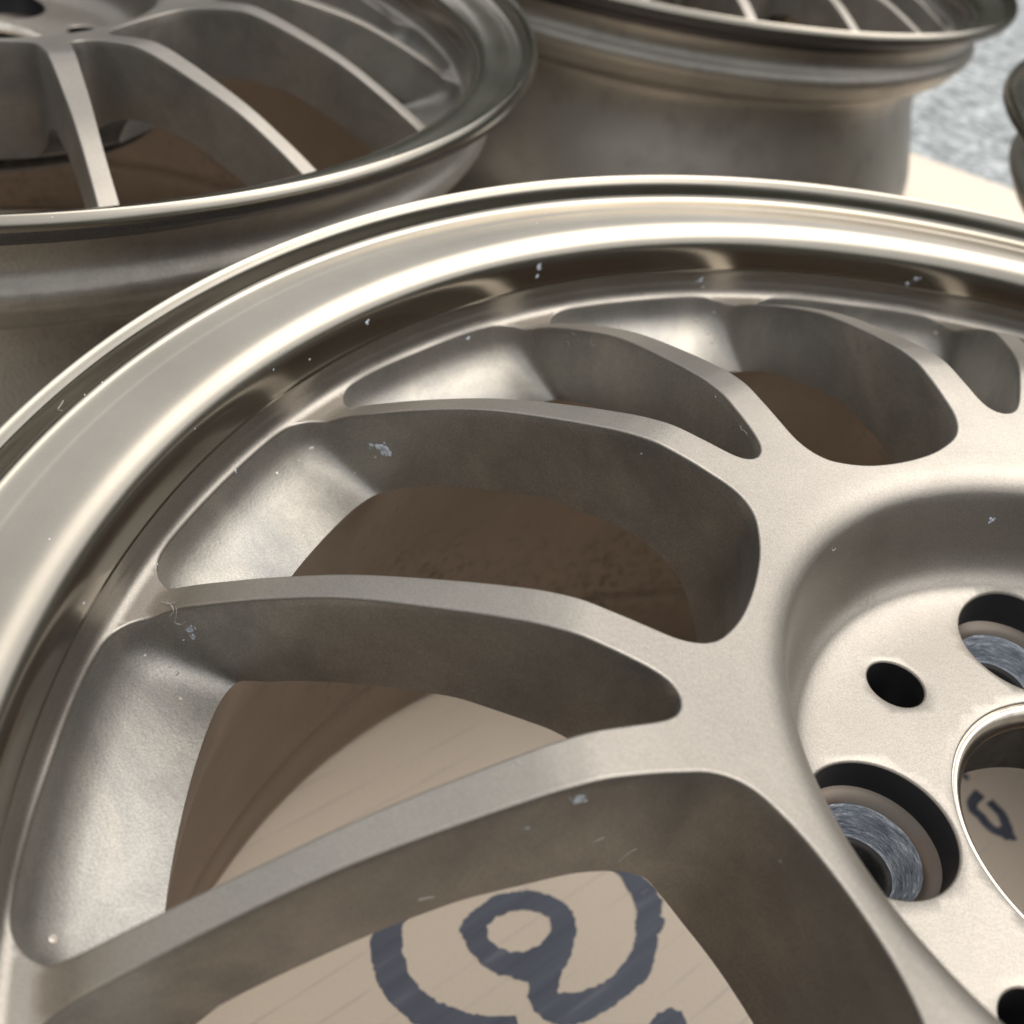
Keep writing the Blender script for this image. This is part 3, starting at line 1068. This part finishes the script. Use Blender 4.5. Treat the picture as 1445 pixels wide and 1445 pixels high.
LINT = [
   [(-0.18427, 0.00232, 0.20769), (-0.18303, 0.00213, 0.20747), (-0.18211, 0.00198, 0.20706), (-0.18139, 0.00186, 0.20823), (-0.18047, 0.00170, 0.20782)],
   [(-0.19466, 0.00392, 0.20140), (-0.19330, 0.00372, 0.20097), (-0.19327, 0.00372, 0.19972)],
   [(-0.19305, 0.00367, 0.20487), (-0.19160, 0.00345, 0.20524), (-0.19077, 0.00332, 0.20624)],
   [(-0.17832, 0.08830, 0.16923), (-0.17762, 0.08977, 0.16861), (-0.17726, 0.09034, 0.16990), (-0.17645, 0.09193, 0.16963), (-0.17630, 0.09211, 0.17059)],
   [(-0.15653, -0.14294, 0.19572), (-0.15329, -0.14327, 0.19725), (-0.15171, -0.14355, 0.19713), (-0.15234, -0.14422, 0.19553)],
   [(-0.15155, -0.14299, 0.19798), (-0.15136, -0.14328, 0.19549), (-0.15163, -0.14353, 0.19387), (-0.15062, -0.14261, 0.19366), (-0.14973, -0.14189, 0.19495)],
   [(-0.15767, -0.14364, 0.19487), (-0.15505, -0.14329, 0.19634), (-0.15366, -0.14229, 0.19749)],
   [(-0.19708, -0.14596, 0.22296), (-0.19631, -0.14676, 0.22260), (-0.19543, -0.14774, 0.22235), (-0.19528, -0.14743, 0.22185), (-0.19555, -0.14689, 0.22169)],
   [(-0.11869, -0.01040, 0.22363), (-0.11757, -0.01064, 0.22315), (-0.11655, -0.01086, 0.22346), (-0.11522, -0.01116, 0.22314)],
   [(-0.38900, 0.33304, 0.19237), (-0.38825, 0.33442, 0.19570), (-0.38597, 0.33528, 0.20151)],
   [(-0.08170, -0.01574, 0.21507), (-0.08128, -0.01496, 0.21370), (-0.08154, -0.01356, 0.21377)],
   [(-0.05463, -0.10529, 0.19976), (-0.05419, -0.10411, 0.20206), (-0.05364, -0.10267, 0.20312)],
   [(-0.06732, -0.14049, 0.20260), (-0.06690, -0.13935, 0.20255), (-0.06639, -0.13795, 0.20239)],
   [(-0.05694, -0.11163, 0.20867), (-0.05636, -0.11000, 0.20934)],
   [(-0.10531, 0.01959, 0.00045), (-0.10536, 0.01572, 0.00045)],
   [(-0.20236, -0.06999, 0.19457), (-0.19802, -0.07091, 0.19690), (-0.19624, -0.06986, 0.19818)],
   [(-0.06902, -0.12254, 0.22537), (-0.06812, -0.12254, 0.22546)],
]


def flake(name, at, nor, size, m, dome=0.0, lobes=3, rnd=None):
    """small irregular patch lying on a surface"""
    n = Vector(nor).normalized()
    u = n.orthogonal().normalized()
    v = n.cross(u)
    bm = bmesh.new()
    base = Vector(at)
    for l in range(lobes):
        off = Vector((0, 0, 0)) if l == 0 else (u * rnd.gauss(0, 0.55) + v * rnd.gauss(0, 0.45)) * size * 0.001
        rr = size * 0.001 * (1 if l == 0 else rnd.uniform(0.15, 0.6)) * 0.85
        k = 18
        st = rnd.uniform(0.45, 0.95)
        ph = rnd.uniform(0, pi)
        jit = [rnd.uniform(0.62, 1.15) if not dome else rnd.uniform(0.92, 1.05) for _ in range(k)]
        rings = []
        for q, h in ((1.0, 0.0), (0.72, 0.75), (0.35, 1.0)):
            ring = []
            for i in range(k):
                a = 2 * pi * i / k
                x, y = cos(a) * rr * q * jit[i], sin(a) * rr * q * jit[i] * (st if not dome else 0.9)
                X, Y = x * cos(ph) - y * sin(ph), x * sin(ph) + y * cos(ph)
                ring.append(bm.verts.new(base + off + u * X + v * Y + n * (0.00003 + h * (dome if dome else 0.00009 + rnd.uniform(-0.00004, 0.00004)))))
            rings.append(ring)
        for a, b in zip(rings, rings[1:]):
            for i in range(k):
                bm.faces.new((a[i], a[(i + 1) % k], b[(i + 1) % k], b[i]))
        bm.faces.new(rings[-1])
    me = bpy.data.meshes.new(name)
    bm.to_mesh(me)
    bm.free()
    me.materials.append(m)
    if dome:
        me.polygons.foreach_set('use_smooth', [True] * len(me.polygons))
    o = bpy.data.objects.new(name, me)
    coll.objects.link(o)
    o.parent = proto
    o.location = (0, 0, -(H + 0.0002))
    return o


rw = random.Random(11)
for at, nor, size in CHIPS:
    flake('paint_chip', at, nor, size, M_chip, lobes=3 if size < 0.6 else 9, rnd=rw)
for at, nor, size in SCABS:
    flake('paint_blister', at, nor, size * 0.8, M_scab, dome=0.00012, lobes=2, rnd=rw)

lc, lf = [], []
for P in LINT:
    P = [Vector(p) for p in P]
    C = []
    for i in range(len(P) - 1):
        p0 = P[i - 1] if i else P[i] * 2 - P[i + 1]
        p3 = P[i + 2] if i + 2 < len(P) else P[i + 1] * 2 - P[i]
        for j in range(6):
            t = j / 6
            C.append(0.5 * (2 * P[i] + (P[i + 1] - p0) * t + (2 * p0 - 5 * P[i] + 4 * P[i + 1] - p3) * t * t + (3 * P[i] - p0 - 3 * P[i + 1] + p3) * t ** 3))
    C.append(P[-1])
    b = len(lc)
    far = C[0].length > 0.45
    rad = 0.00022 if far else 0.00006
    for i, c in enumerate(C):
        t = (C[min(len(C) - 1, i + 1)] - C[max(0, i - 1)]).normalized()
        u = t.orthogonal().normalized()
        v = t.cross(u)
        for k in range(4):
            lc.append(tuple(c + (u * cos(k * pi / 2) + v * sin(k * pi / 2)) * rad))
    for i in range(len(C) - 1):
        for k in range(4):
            lf.append((b + i * 4 + k, b + i * 4 + (k + 1) % 4, b + (i + 1) * 4 + (k + 1) % 4, b + (i + 1) * 4 + k))
me = bpy.data.meshes.new('lint')
me.from_pydata(lc, [], lf)
me.materials.append(M_lint)
lo = bpy.data.objects.new('lint', me)
coll.objects.link(lo)
lo['kind'] = 'stuff'
lo['label'] = 'fine pale lint fibres scattered on the spokes and lip of the nearest wheel'
lo['category'] = 'lint'
